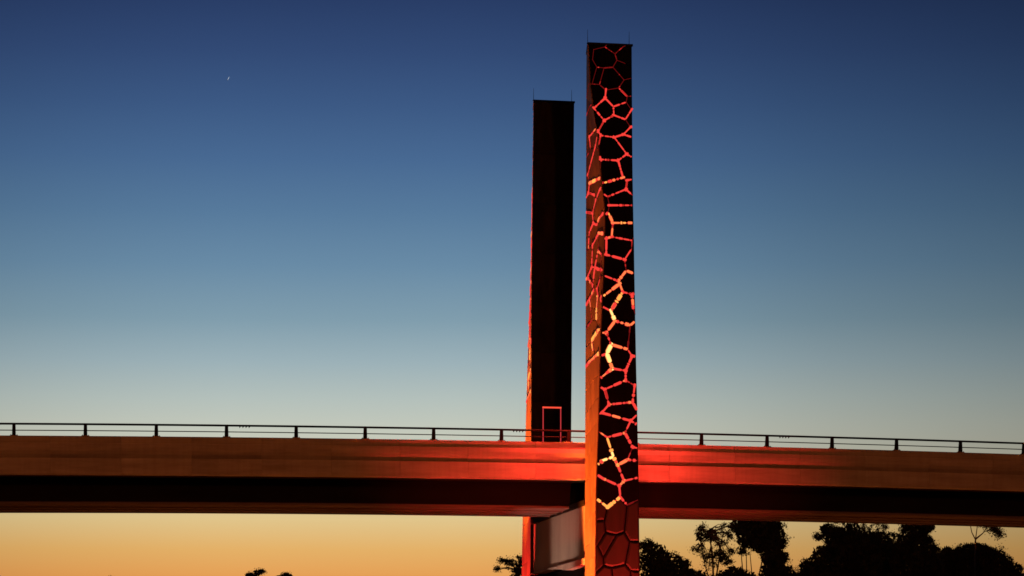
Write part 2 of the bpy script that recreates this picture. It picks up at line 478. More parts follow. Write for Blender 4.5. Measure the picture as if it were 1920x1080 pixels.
FE = [  # a, b, level
 ('T1137','n1',2),('n1','n2',1),('n2','n2b',1),('n2b','n3',1),('n3','n4',2),('n4','n5',2),('n5','n6',2),('n6','n7',2),('n7','n1',2),('n7','n7b',2),('n7b','T1172',2),
 ('n6','n6b',1),('n6b','R124',0),('n5','n9',2),('n9','R146',1),('n9','n10',2),('n10','n11',3),('n11','R180',2),('n11','n12',2),('n12','n13',2),('n13','R208',1),('n13','n14',3),
 ('n12','n15',3),('n10','n16',2),('n16','n18',2),('n18','n17',2),('n4','n18',2),('n3','n17',1),('n17','L159',1),('n16','n19',3),('n19','n15',3),('n19','n20',3),('n20','L203',1),('n20','n22',3),
 ('n15','n23',3),('n23','n14',3),('n14','n24',2),('n24','R239',3),('n23','n22',3),('n22','n25',3),('n25','L247',2),('n24','n26',3),('n25','n27',3),('n27','n28',3),('n28','n26',3),('n26','R258',3),
 ('n28','n29',3),('n29','R296',3),('n29','n30',3),('n30','n31',3),('n27','L275',3),('n31','L290',3),('n31','L317',2),('n30','n33',3),('n33','n35',4),('n35','L342',3),('n33','n36',2),('n36','R336',3),
 ('n36','n38',3),('n38','R368',3),('n38','n39',3),('n39','L362',3),('n39','n40',2),('n40','R385',3),('n40','n41',2),('n41','L405',3),('n41','n43',4),('n43','R418',4),('n43','n44',3),('n44','n45',3),
 ('n45','R444',2),('n45','n45b',2),('n45b','n46',3),('n44','n47',3),('n47','L444',2),('n47','n48',3),('n48','n46',3),('n48','L481',2),('n46','n49',2),('n49','R514',3),('n49','n50',4),('n50','L516',3),
 ('n50','n51',4),('n51','L557',4),('n51','n53',3),('n53','n54',3),('n54','R549',3),('n54','n54b',3),('n54b','R592',2),('n53','n55',5),('n55','L574',3),('n55','n56',6),('n56','n57',4),('n57','R601',3),
 ('n57','n58',2),('n56','n59',4),('n59','L624',3),('n59','n60',3),('n60','n58',4),('n58','n61',2),('n61','R668',3),('n61','n62',3),('n60','n63',6),('n63','L668',4),('n63','n64',6),('n64','n62',3),
 ('n64','n64b',4),('n64b','L711',3),('n62','n65',3),('n65','n66',3),('n66','L725',3),('n65','n67',2),('n67','R719',2),('n67','n68',3),('n66','n69',3),('n69','n68',3),('n68','R772',3),('n69','n70',3),
 ('n70','L778',3),('n70','n70b',1),('n70b','n71',3),('n71','R797',3),('n71','R776',3),('n71','n72',3),('n72','n73',3),('n73','L808',3),('n73','n74',5),('n72','n75',3),('n75','R841',3),('n75','n76',2),('n76','n77',4),
 ('n76','R864',3),('n74','n77',5),('n74','n74b',6),('n74b','L873',5),('n77','n78',3),('n78','R895',3),('n78','n79',4),('n79','n79b',3),('n79b','L889',3),('n79','n80',3),('n80','n81',5),('n81','L934',5),('n80','n82',3),
 ('n82','R936',2),('n81','n83',0),('n83','L977',0),('n83','n84',0),('n84','n85',0),('n85','L1025',0),('n84','n86',0),('n86','n87',0),('n87','n82',0),('n87','n88',0),('n88','R1015',0),('n86','n89',0),('n85','n89',0),
 ('n89','n90',0),('n90','L1076',0),('n90','n91',0),('n91','n92',0),('n88','n92',0),('n92','n93',0),('n93','R1071',0),('n91','b1152',0),('n93','b1184',0)]
FN['b1152'] = (1152, 1112); FN['b1184'] = (1184, 1106)
FN['b1125'] = (1125, 1108); FE += [('L1106','b1125',0), ('b1125','b1152',0), ('b1152','b1184',0), ('b1184','R1110',0)]
prev = ['b1125', 'b1152', 'b1184']
for r_ in range(1, 7):
    yb = 1108 + r_ * 52
    cur = []
    for j, xx in enumerate((1128, 1150, 1176) if r_ % 2 else (1136, 1160, 1186)):
        k_ = f'g{r_}_{j}'; FN[k_] = (xx + rnd.uniform(-4, 4), yb + rnd.uniform(-8, 8)); cur.append(k_)
    FE += [(f'L{yb}', cur[0], 0), (cur[0], cur[1], 0), (cur[1], cur[2], 0), (cur[2], f'R{yb}', 0)]
    for j in range(3):
        if (j + r_) % 2: FE.append((prev[j], cur[j], 0))
        elif j < 2: FE.append((prev[j + 1], cur[j], 0))
    prev = cur

# crack network of the narrow face: x pixel, y pixel
LN = dict(a3=(1106, 202), a4=(1106, 254), a5=(1108, 278), a7=(1117.5, 279), a8=(1102.5, 322), a9=(1106, 340), a9b=(1104, 357), a10=(1115, 366), a11=(1118, 377), a12=(1125, 362),
 a13=(1111.7, 398), a14=(1113, 417), a15=(1124, 412), a16=(1119, 424), a17=(1105, 433), a18=(1104, 462), a19=(1123, 440), a20=(1111.7, 458), a21=(1110, 499), a22=(1121.7, 473), a23=(1116, 502),
 a24=(1128, 482), a25=(1121, 507), a26=(1102, 515), a27=(1111.7, 535), a28=(1113, 545), a29=(1106, 557), a31=(1125, 527), a30=(1119.5, 545), a32=(1121, 556), a33=(1126, 566), a34=(1108, 575),
 a35=(1110, 600), a36=(1119, 583), a37=(1119, 603), a38=(1110, 638), a39=(1121.5, 624), a40=(1112, 655), a41=(1105, 677), a42=(1121, 668))
LE = [('E164','S176',1),('E204','a3',2),('a3','S210',2),('E249','a4',3),('a4','a5',3),('a5','S289',2),('E262','a7',3),('a5','a7',0),('a7','E293',2),('a7','a8',3),('a8','S331',2),('a8','a9',2),
 ('a9','E341',4),('a9','a9b',3),('a9b','S366',3),('a9b','a10',3),('a10','a11',0),('a12','E358',3),('a12','a11',3),('a11','a13',3),('a13','S391',3),('a13','a14',3),('a15','E404',4),('a15','a16',4),('a16','a14',3),
 ('a14','a17',3),('a17','a18',3),('a18','S468',2),('E445','a19',4),('a19','a20',3),('a20','a18',2),('a20','a21',3),('a19','a22',2),('a22','a23',3),('a22','a24',3),('a24','E480',2),('a21','a23',2),('a23','a25',3),('a25','E513',3),
 ('a21','a26',3),('a26','S522',3),('a26','a27',3),('a23','a27',3),('a27','a28',2),('a28','a29',3),('a29','S569',3),('a24','a31',2),('a31','E522',2),('a31','a30',3),('a28','a30',0),('a30','a32',3),('a32','a33',2),('a33','E557',3),('a33','E574',3),
 ('a29','a34',3),('a34','a35',2),('a32','a36',4),('a36','a37',5),('a34','a36',0),('a35','S612',2),('a35','a37',0),('E622','a39',4),('a39','a38',5),('a38','a40',4),('a37','a39',0),('a38','S646',0),('a40','a42',0),('a40','a41',0),
 ('E668','a42',5),('a42','a41',4),('a41','S684',3)]
pv = 'a41'
for i, yy in enumerate(range(724, 1440, 42)):
    k1 = f'h{i}'; k2 = f'k{i}'
    LN[k1] = (1106 + (i % 2) * 3 + rnd.uniform(-1, 1), yy + rnd.uniform(-8, 8))
    xr = 1115 if yy < 900 else 1111.5
    LN[k2] = (xr + rnd.uniform(-.8, .8) - (yy > 1000) * .6, yy - 12 + rnd.uniform(-8, 4))
    LE += [(pv, k1, 0), (k1, f'S{yy + 6}', 0), (k1, k2, 0), (k2, f'E{yy - 16}', 0)]
    if i % 2: LE.append((k2, f'k{i-1}', 0))
    pv = k1 if i % 2 == 0 else k1

def ellipsoid(mb, c, d, nrm_, L_, w, h, mi):
    """elongated bead: centre, direction, normal, half length, half width, height"""
    s = d.cross(nrm_).normalized()
    vs = []; fs = []; fr_ = []
    prof = [(-1, 0), (-.96, .55), (-.72, 1), (.72, .95), (.96, .55), (1, 0)]
    nseg = 6
    for u_, r_ in prof:
        for k in range(nseg):
            an = math.pi * k / (nseg - 1)
            vs.append(c + d * (u_ * L_) + s * (math.cos(an) * w * r_) + nrm_ * (math.sin(an) * h * r_))
    for i in range(len(prof) - 1):
        for k in range(nseg - 1):
            (fs if 0 < k < nseg - 2 and 0 < i < len(prof) - 2 else fr_).append((i * nseg + k, i * nseg + k + 1, (i + 1) * nseg + k + 1, (i + 1) * nseg + k))
    mb.add(vs, fs, mi); mb.add(vs, fr_, 3)

def light_run(parent, P0, P1, nr_, lv, seed, wide=1.0, high=1.0, na='', nb=''):
    """one lit crack: thin tube of light with beads where the cut widens"""
    rr = random.Random(seed)
    d = (P1 - P0); L = d.length
    if L < .05: return
    d.normalize()
    if na[:1] in 'LRES' and na: P0 = P0 + d * min(.09, L * .3)
    if nb[:1] in 'LRES' and nb: P1 = P1 - d * min(.09, L * .3)
    L = (P1 - P0).length
    wide *= .68 if P0.z > 32 else .85 if P0.z > 28 else 1
    mb = MB()
    lo = max(1, lv - 1); hi = min(6, lv + 1)
    mats_ = [LV[lo if lv > 3 else 2 if lv == 3 else 1], LV[lv], LV[hi], LV[{1: 1, 2: 2, 3: 3, 4: 3, 5: 4, 6: 4}[lv]]]
    s = d.cross(nr_).normalized()
    w = (.016 if lv <= 1 else .022) * wide
    b0 = P0 - d * (.0 if na[:1] in 'LRES' else .02); b1 = P1 + d * (.0 if nb[:1] in 'LRES' else .02)
    ofs = nr_ * .014
    if lv >= 5: w *= 1.5; mats_[0] = LV[4 if lv == 6 else 3]
    mb.add([b0 - s * w, b1 - s * w, b1 + ofs, b0 + ofs, b0 + s * w, b1 + s * w], [(0, 1, 2, 3), (3, 2, 5, 4)], 0)
    if lv >= 2:
        x = rr.uniform(.0, .06)
        while x < L - .04:
            bl = rr.choice([.10, .16, .24, .36, .5, .6]) * (1 if lv > 2 else .6)
            bl = min(bl, L - x)
            bw = {2: .036, 3: .070, 4: .086, 5: .10, 6: .112}[lv] * rr.uniform(.65, 1.2) * wide
            if lv == 2 and rr.random() < .5: x += bl; continue
            if bl > .05:
                mi = rr.choices([0, 1, 2], ([.2, .78, .02] if P0.z > 30 else [.12, .74, .14]) if lv == 3 else [.2, .65, .15] if lv >= 3 else [.3, .5, .2])[0]
                ellipsoid(mb, P0 + d * (x + bl / 2), d, nr_, bl / 2, bw, bw * .55 * high, mi)
            x += bl + rr.choice([.0, .02, .04, .09])
        for q, nq in ((P0, na), (P1, nb)):
            if nq[:1] not in 'LRES' and lv >= 3 and rr.random() < .45: ellipsoid(mb, q, d, nr_, .11, .075 * wide, .05 * high, 1)
    mb.build('light_strip', mats_, parent)

def build_tower(name, v0, e_tab, r_tab, l_tab, ztop, label, front_net=True, dz=0.0, zbot=0.0):
    e, r, l = tower_fn(v0, e_tab, r_tab, l_tab)
    root = empty(name, world(0, v0), PH, label=label, cat='tower')
    # core
    zs = sorted(set([zbot, ztop - .02] + [zbot + (ztop - zbot) * i / 26 for i in range(1, 26)]))
    T = .06
    mb = MB(); n = 4
    rrx = lambda z: r(z) + .02
    vs = []
    for z in zs:
        vs += [(e(z) + T, T, z), (r(z) - T * .3, T, z), (rrx(z) - T * .3, DEP, z), (l(z) + T, DEP, z)]
    top = len(zs) - 1
    mb.add(vs, [(i * 4 + k, i * 4 + (k + 1) % 4, (i + 1) * 4 + (k + 1) % 4, (i + 1) * 4 + k) for i in range(top) for k in (0, 1, 2)], 0)
    mb.add(vs, [(i * 4 + 3, i * 4, (i + 1) * 4, (i + 1) * 4 + 3) for i in range(top)], 1)
    mb.add(vs, [(top * 4, top * 4 + 1, top * 4 + 2, top * 4 + 3), (0, 3, 2, 1)], 0)
    core = mb.build('core_wall', [M['void'], M['recess_bronze']], root)
    # coping
    z = ztop
    mb = MB()
    c4 = [(e(z) - .03, -.03), (r(z) + .03, -.03), (r(z) + .03, DEP + .03), (l(z) - .03, DEP + .03)]
    mb.add([(x, y, z - .018) for x, y in c4] + [(x, y, z + .085) for x, y in c4], [(0, 1, 5, 4), (1, 2, 6, 5), (2, 3, 7, 6), (3, 0, 4, 7), (4, 5, 6, 7), (3, 2, 1, 0)])
    mb.build('coping', M['rail'], root)
    for x, y in ((e(z) + .06, .3), (r(z) - .1, .3)):
        mb = MB(); mb.tube([(x, y, z + .08), (x, y, z + .82)], [.016, .008], 6); mb.lathe([(0, .03), (.05, .03), (.06, 0)], 8, (x, y, z + .086))
        mb.build('lightning_rod', M['galv'], root)
    def left3(t, zz, off=0):
        ex = e(zz); lx = l(zz)
        nx = Vector((-DEP, (lx - ex), 0)).normalized()   # outward
        return Vector((ex + (lx - ex) * t, DEP * t, zz)) + nx * off
    # ---- narrow left face
    nodes = {}; edges = []; lit = []
    def zpix(py): return inplane(1118, py, 1.2)[1]
    ztopL = ztop - .03
    L_side = {}; E_side = {}
    def reg(k):
        if k in nodes: return
        if k[0] in 'ES' and k[1:].isdigit():
            py = float(k[1:]); zz = zpix(py)
            if k[0] == 'E': nodes[k] = (0.0, zz)
            else: nodes[k] = (DEP, zz)
            (E_side if k[0] == 'E' else L_side)[k] = zz
        else:
            px, py = LN[k]; ex = interp(E_TAB, py); lx = interp(L_TAB, py)
            t = min(.93, max(.07, (ex - px) / (ex - lx)))
            nodes[k] = (t * DEP, zpix(py))
    for a, b, lv in LE:
        reg(a); reg(b); edges.append((a, b)); lit.append((a, b, lv))
    nodes['cE0'] = (0, zbot + .05); nodes['cE1'] = (0, ztopL); nodes['cS0'] = (DEP, zbot + .05); nodes['cS1'] = (DEP, ztopL)
    E_side['cE0'] = zbot + .05; E_side['cE1'] = ztopL; L_side['cS0'] = zbot + .05; L_side['cS1'] = ztopL
    for sd in (E_side, L_side):
        ks = sorted(sd, key=lambda k: sd[k])
        edges += list(zip(ks, ks[1:]))
    edges += [('cE0', 'cS0'), ('cE1', 'cS1')]
    for f in extract_faces(nodes, edges):
        poly = [nodes[k] for k in f]
        # subdivide long vertical runs along the warped face
        pp = []
        for i in range(len(poly)):
            p, q = poly[i], poly[(i + 1) % len(poly)]
            nsub = max(1, int(abs(q[1] - p[1]) / 1.2))
            for j in range(nsub): pp.append((p[0] + (q[0] - p[0]) * j / nsub, p[1] + (q[1] - p[1]) * j / nsub))
        a_ = inset(pp, .010); b_ = inset(pp, .045)
        if not a_ or not b_ or len(a_) != len(b_): continue
        n_ = len(a_); mb = MB()
        dp = rnd.uniform(-.002, .006)
        vs = [left3(x / DEP, z_, -.04) for x, z_ in a_] + [left3(x / DEP, z_, .002) for x, z_ in a_] + [left3(x / DEP, z_, .006 + dp) for x, z_ in b_]
        fs = [(i, (i + 1) % n_, (i + 1) % n_ + n_, i + n_) for i in range(n_)] + [(i + n_, (i + 1) % n_ + n_, (i + 1) % n_ + 2 * n_, i + 2 * n_) for i in range(n_)] + [tuple(range(2 * n_, 3 * n_))]
        mb.add(vs, fs); mb.build('bronze_panel', M['bronze'], root)
    for i, (a, b, lv) in enumerate(lit):
        if lv <= 0: continue
        (x0, z0), (x1, z1) = nodes[a], nodes[b]
        P0 = left3(x0 / DEP, z0, .012); P1 = left3(x1 / DEP, z1, .012)
        light_run(root, P0, P1, Vector((-1, 0, 0)), lv, i * 7 + 3, 1.4, .8, a, b)
    # ---- broad front face
    if front_net:
        nodes = {}; edges = []; lit = []
        Ls, Rs, Ts = {}, {}, {}
        def reg2(k):
            if k in nodes: return
            if k[0] in 'LRT' and k[1:].isdigit():
                q = float(k[1:])
                if k[0] == 'T': nodes[k] = (inplane(q, 85, v0)[0], ztop - .02); Ts[k] = nodes[k][0]
                else:
                    px = interp(E_TAB if k[0] == 'L' else R_TAB, q)
                    nodes[k] = inplane(px, q, v0); nodes[k] = ((e if k[0] == 'L' else r)(nodes[k][1]), nodes[k][1])
                    (Ls if k[0] == 'L' else Rs)[k] = nodes[k][1]
            else: nodes[k] = inplane(*FN[k], v0)
        for a, b, lv in FE:
            reg2(a); reg2(b); edges.append((a, b)); lit.append((a, b, lv))
        for nm, z_ in (('cb', zbot + .05), ('ct', ztop - .02)):
            nodes[nm + 'L'] = (e(z_), z_); Ls[nm + 'L'] = z_; nodes[nm + 'R'] = (r(z_), z_); Rs[nm + 'R'] = z_
            if nm == 'ct': Ts['ctL'] = e(z_); Ts['ctR'] = r(z_)
        for i in range(1, 40):
            z_ = zbot + (ztop - zbot) * i / 40
            nodes[f'q{i}'] = (e(z_), z_); Ls[f'q{i}'] = z_
        for sd in (Ls, Rs, Ts):
            ks = sorted(sd, key=lambda k: sd[k]); edges += list(zip(ks, ks[1:]))
        edges.append(('cbL', 'cbR'))
        for f in extract_faces(nodes, edges):
            poly = [nodes[k] for k in f]
            zc = sum(p[1] for p in poly) / len(poly)
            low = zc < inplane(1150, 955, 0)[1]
            a_ = inset(poly, .04 if low else .022); b_ = inset(poly, .12 if low else .075)
            if not a_ or not b_ or len(a_) != len(b_): continue
            n_ = len(a_); mb = MB()
            dp = rnd.uniform(0, .012)
            vs = [(x, .075, z_) for x, z_ in a_] + [(x, .035, z_) for x, z_ in a_] + [(x, -dp, z_) for x, z_ in b_]
            fs = [(i, (i + 1) % n_, (i + 1) % n_ + n_, i + n_) for i in range(n_)] + [(i + n_, (i + 1) % n_ + n_, (i + 1) % n_ + 2 * n_, i + 2 * n_) for i in range(n_)] + [tuple(range(2 * n_, 3 * n_))]
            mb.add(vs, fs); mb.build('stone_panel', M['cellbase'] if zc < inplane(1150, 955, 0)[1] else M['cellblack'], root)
        for i, (a, b, lv) in enumerate(lit):
            if lv <= 0: continue
            P0 = Vector((nodes[a][0], -.012, nodes[a][1])); P1 = Vector((nodes[b][0], -.012, nodes[b][1]))
            light_run(root, P0, P1, Vector((0, -1, 0)), lv, i * 13 + 1, 1.0, 1.0, a, b)
    return root, e, r, l

near, e1, r1, l1 = build_tower('crackled_tower', 0.0, E_TAB, R_TAB, L_TAB, inplane(1143, 84, 0)[1],
    'near tower with glowing red crackle pattern in front of the bridge deck')
E2 = [(190, 1000.5), (400, 998.3), (560, 996.5), (830, 996), (1080, 994.5), (1460, 993)]
R2 = [(190, 1077), (320, 1075.5), (620, 1073), (830, 1071), (1460, 1068)]
L2 = [(190, 1000.2), (410, 997.5), (530, 995), (600, 992.3), (700, 988.7), (830, 985), (975, 980), (1080, 978), (1460, 973)]
far, e2, r2_, l2 = build_tower('plain_tower', 17.2, E2, R2, L2, inplane(1038, 191, 17.2)[1],
    'far tower with plain black broad face and lit doorway behind the bridge deck', front_net=False)
# plain face of the far tower: large dark sheets with thin joints, doorway
zt2 = inplane(1038, 191, 17.2)[1] - .03
zdoor = inplane(1035, 764, 17.2)[1]
xa_, xb_ = inplane(1018.5, 800, 17.2)[0], inplane(1051.5, 800, 17.2)[0]
zj = [0.05, 6, 12, 17.25, inplane(1035, 754, 17.2)[1]] 
while zj[-1] < zt2 - 3.2: zj.append(zj[-1] + 2.9)
zj.append(zt2)
for za, zb in zip(zj, zj[1:]):
    def sheet(x0a, x1a, x0b, x1b, z0, z1):
        mb = MB(); g = .010
        mb.add([(x0a + g, .07, z0 + g), (x1a - g, .07, z0 + g), (x1b - g, .07, z1 - g), (x0b + g, .07, z1 - g),
                (x0a + g, 0, z0 + g), (x1a - g, 0, z0 + g), (x1b - g, 0, z1 - g), (x0b + g, 0, z1 - g)],
               [(4, 5, 6, 7), (0, 4, 7, 3), (5, 1, 2, 6), (7, 6, 2, 3), (0, 1, 5, 4)])
        mb.build('facing_sheet', M['facing'], far)
    if abs(za - 17.25) < .01:
        sheet(e2(za), xa_ - .04, e2(zb), xa_ - .04, za, zb)
        sheet(xb_ + .04, r2_(za), xb_ + .04, r2_(zb), za, zb)
        sheet(xa_ - .04, xb_ + .04, xa_ - .04, xb_ + .04, zdoor + .03, zb)
    else:
        sheet(e2(za), r2_(za), e2(zb), r2_(zb), za, zb)
mb = MB(); mb.box(xa_ + .03, xb_ - .03, .045, .08, 17.25, zdoor - .06); door = mb.build('door', M['girder'], far)
mb = MB(); mb.tube([(xb_ - .13, .02, 18.3), (xb_ - .13, .0, 18.33), (xb_ - .13, .0, 18.55), (xb_ - .13, .02, 18.58)], .014, 6); mb.build('handle', M['galv'], door)
fr = MB()
fr.box(xa_ - .035, xb_ + .035, -.02, .06, zdoor - .045, zdoor + .04); fr.build('lit_lintel', emit('lintel_light', (1, .085, .045), 1.1), door)
for x in (xa_, xb_):
    fr = MB(); fr.box(x - .022, x + .022, -.015, .06, 17.25, zdoor - .048); fr.build('lit_jamb', emit('jamb_light', (1, .07, .08), .55), door)
# small walkway from deck to the door
mb = MB(); mb.box(.4, 2.0, VB + .1, 17.19, 17.0, 17.24); mb.build('walkway', M['concrete'], bridge)
# two small red marker lamps below the girder by the far tower
for px in (1001.5, 1011):
    a, z = inplane(px, 979.5, 15.0)
    mk = empty('marker_lamp', world(.02, 16.9 if px < 1005 else 15.6, CAMZ + (HOR - 979.5) * world(.02, 16.9 if px < 1005 else 15.6).y / F), PH,
        label='tiny red marker lamp on the crosshead, ' + ('beside the far tower' if px < 1005 else 'the one further from the far tower'), cat='lamp', group='red marker lamps on the crosshead')
    mb = MB(); mb.lathe([(0, .09), (.05, .075), (.07, .03), (.07, 0)], 10); mb.build('lens', LV[4], mk, True)
    mb = MB(); mb.lathe([(.085, .0), (.085, -.03), (.0, -.03)], 10); mb.box(.0, .14, -.02, .02, -.03, 0); mb.build('bracket', M['rail'], mk)

# ------------------------------------------------------------------ lamps of the place, one added
def flood(loc, target, power, col, label, cone=60, blend=.6, red=True, mount=False):
    d = (Vector(target) - Vector(loc)).normalized()
    root = empty('floodlight', loc, 0, label=label, cat='floodlight', group='floodlights')
    q = d.to_track_quat('-Z', 'Y').to_matrix().to_4x4()
    mb = MB(); mb.lathe([(0, .22), (.10, .22), (.17, .05), (.20, -.10), (.19, -.10), (.15, .03)], 14)
    hd = mb.build('housing', M['rail'], root); hd.matrix_local = q
    mb = MB(); mb.lathe([(.168, -.03), (.0, -.03)], 14); ln = mb.build('lens', M['glassred'] if red else M['glass'], root); ln.matrix_local = q
    mb = MB()
    if mount: mb.box(-.03, .03, -.5, .0, -.03, .03)
    else: mb.box(-.15, .15, -.1, .1, -.45, -.40); mb.tube([(0, 0, -.40), (0, 0, -.12)], .03, 6)
    br = mb.build('bracket', M['rail'], root)
    if mount: br.rotation_euler = (0, 0, PH)
    lp = lamp('lamp', 'SPOT', (0, 0, 0), power, col, root, cone=cone, blend=blend, size=.15)
    lp.matrix_local = Matrix.Translation(d * .14) @ q
    return root
RED = (1, .035, .02); ORG = (1, .20, .03); ORF = (1, .17, .018)
# added unseen behind the near tower, standing in for its strips' glow on the deck
flood(world(1.2, 2.75, 22.6), world(1.2, 4.8, 16.5), 16000, RED, 'added unseen red floodlight on the back of the near tower shining down on the deck edge', cone=128, blend=.7, mount=True)
flood(world(-1.6, -6, .5), world(-2.0, 4.2, 17.4), 23000, RED, 'red floodlight ahead of the near tower, left of the pair aimed at the deck', cone=60, blend=1)
flood(world(4.3, -6, .5), world(4.9, 4.2, 17.4), 23000, RED, 'red floodlight ahead of the near tower, right of the pair aimed at the deck', cone=60, blend=1)
# ground, front of near tower
flood(world(1.4, -3.2, .5), world(1.4, 0, 7.0), 30000, RED, 'red floodlight in the grass in front of the near tower', cone=34, blend=1)
flood(world(-2.4, 2.0, .5), world(.1, 2.1, 9.5), 22000, RED, 'red floodlight in the grass left of the near tower', cone=17, blend=.8)
flood(world(-2.4, 18.8, .5), world(-.1, 18.5, 12.0), 150000, RED, 'red floodlight in the grass left of the far tower', cone=17, blend=.8)
# orange uplight standing on the deck behind the parapet
flood(world(-3.4, 18.9, .5), world(.0, 18.5, 27.0), 600000, ORF, 'orange floodlight in the grass left of the far tower', cone=15, blend=.8, red=False)
flood(world(-7.5, 9.8, .5), world(0, 8.6, 12.2), 6500, (1, .56, .38), 'small pale floodlight in the grass facing the wall under the bridge', cone=34, blend=.7, red=False)
# orange wash on the near tower's narrow face
flood(world(-4.6, .6, .5), world(-.1, 1.1, 14.5), 260000, ORF, 'orange floodlight in the grass nearest the narrow face of the near tower', cone=25, blend=1, red=False)
for a_, t_ in ((-24, 'under the bridge far left of the towers'), (-11, 'under the bridge nearer the towers on the left'), (13, 'under the bridge nearer the towers on the right'), (26, 'under the bridge far right of the towers')):
    flood(world(a_, 9.0, .5), world(a_, 9.2, 14), 1500, ORG, 'dim orange floodlight in the grass ' + t_, cone=120, blend=.8, red=False)
# tall road mast lights left and right of the picture, on the viewer's side of the bridge
mast0 = None
for i, (p, pw) in enumerate([((-38, 68, 0), 19000), ((14, 60, 0), 92000)]):
    if mast0 is None:
        mast0 = empty('mast_light', (0, 0, 0), 0, cat='mast light', group='tall mast lights by the road')
        mb = MB(); mb.lathe([(.45, 0), (.45, .3), (.28, .32), (.12, 33.6), (0, 33.7)], 14); mb.build('pole', M['galv'], mast0, True)
        mb = MB(); mb.lathe([(.13, 33.0), (.9, 33.0), (.95, 33.15), (.13, 33.2)], 20); mb.build('head_frame', M['galv'], mast0)
        for j in range(6):
            an = j * math.pi / 3
            mb = MB(); mb.box(.85, 1.6, -.2, .2, 32.98, 33.16); hh = mb.build('luminaire', M['rail'], mast0); hh.rotation_euler = (0, 0, an)
            mb = MB(); mb.box(.95, 1.5, -.15, .15, 32.93, 32.975); gg = mb.build('lens', M['glass'], hh)
        lamp('lamp', 'POINT', (0, 0, 32.5), pw, ORG, mast0, size=.5); g = mast0
    else:
        g = copy_tree(mast0)
        for c in g.children:
            if c.type == 'LIGHT': c.data = c.data.copy(); c.data.energy = pw
    g.location = p
    g['label'] = 'tall grey road mast with a ring of orange lamps, ' + ['left of the bridge towers', 'right of the bridge towers'][i]

# ------------------------------------------------------------------ trees
def tree(name, label, Y, blobs, trunks, leaf='leaf_dark', leafsize=.17, seed=1, cat='tree', bark='bark_dark', ragged=.35, limb=.6):
    rs = np.random.RandomState(seed)
    def W3(px, py, dy=0): return Vector(((px - 960) * (Y) / F, Y + dy, CAMZ + (HOR - py) * (Y) / F))
    k = Y / F
    bx = [b for b in blobs]
    cx = trunks[0][0][0]
    base = W3(cx, HOR); base.z = 0
    root = empty(name, base, 0, label=label, cat=cat)
    pts = []; sz = []
    for (px, py, rx, ry, dens) in bx:
        c = W3(px, py); RX = rx * k; RY = ry * k
        area = math.pi * RX * RY
        ncl = max(6, int(area * dens * 3.4))
        d = rs.normal(size=(ncl, 3)); d /= np.linalg.norm(d, axis=1)[:, None]
        rad = rs.uniform(.25, 1.0, ncl) ** .45
        cc = np.array(c) + d * rad[:, None] * np.array([RX, RX * .8, RY]) * (1 + rs.normal(0, ragged * .22, ncl))[:, None]
        nl = 55
        off = rs.normal(size=(ncl, nl, 3)) * (.10 + .12 * rs.rand(ncl, 1, 1))
        off[..., 2] *= .75
        pts.append((cc[:, None, :] + off).reshape(-1, 3)); sz.append(rs.uniform(.6, 1.3, ncl * nl) * leafsize)
        # heavier sprays in the heart of the crown
        if dens > .75:
            ni = int(area * 110 * min(1, (dens / 1.3) ** 3))
            d = rs.normal(size=(ni, 3)); d /= np.linalg.norm(d, axis=1)[:, None]
            cc = np.array(c) + d * (rs.rand(ni) ** .4)[:, None] * np.array([RX, RX * .7, RY]) * .93
            pts.append(cc); sz.append(rs.uniform(2.2, 3.6, ni) * leafsize)
    P = np.concatenate(pts); Z = np.concatenate(sz); n = len(P)
    P = P - np.array(base)
    ok = P[:, 2] > .2; P = P[ok]; Z = Z[ok]; n = len(P)
    d1 = rs.normal(size=(n, 3)); d1[:, 2] -= .6; d1 /= np.linalg.norm(d1, axis=1)[:, None]
    d2 = np.cross(d1, rs.normal(size=(n, 3))); d2 /= np.linalg.norm(d2, axis=1)[:, None]
    a = d1 * Z[:, None]; b = d2 * (Z * .42)[:, None]
    vs = np.stack([P - a * .5, P + b * .5, P + a * .5, P - b * .5], 1).reshape(-1, 3)
    me = bpy.data.meshes.new('crown')
    me.vertices.add(len(vs)); me.vertices.foreach_set('co', vs.ravel())
    me.loops.add(4 * n); me.loops.foreach_set('vertex_index', np.arange(4 * n, dtype=np.int32))
    me.polygons.add(n); me.polygons.foreach_set('loop_start', np.arange(0, 4 * n, 4, dtype=np.int32)); me.polygons.foreach_set('loop_total', np.full(n, 4, dtype=np.int32))
    me.materials.append(M[leaf]); me.update(calc_edges=True); me.validate()
    o = bpy.data.objects.new('crown', me); COL.objects.link(o); o.parent = root
    mb = MB(); 
    for tp in trunks:
        pp = [W3(x, y, 0) - base for x, y, w_ in tp]
        ww = [w_ * k / 2 for x, y, w_ in tp]
        mb.tube(pp, ww, 7)
    mb.build('trunk', M[bark], root, True)
    # limbs from trunk top into blobs
    mb = MB(); t0 = W3(trunks[0][-1][0], trunks[0][-1][1]) - base
    for (px, py, rx, ry, dens) in (bx if limb > .35 else bx[:1]):
        e_ = W3(px, py - ry * .4) - base
        mid = (t0 + e_) / 2 + Vector((rs.normal() * .3, rs.normal() * .3, .2))
        mb.tube([t0, mid, e_], [.13 * limb, .08 * limb, .03 * limb], 5)
        for j in range(4):
            q = W3(px + rs.uniform(-.8, .8) * rx, py + rs.uniform(-.8, .5) * ry, rs.uniform(-1, 1)) - base
            mb.tube([mid, (mid + q) / 2 + Vector((0, 0, .15)), q], [.06 * limb, .04 * limb, .015 * limb], 4)
    mb.build('limbs', M[bark], root, True)
    return root
HB = 1440
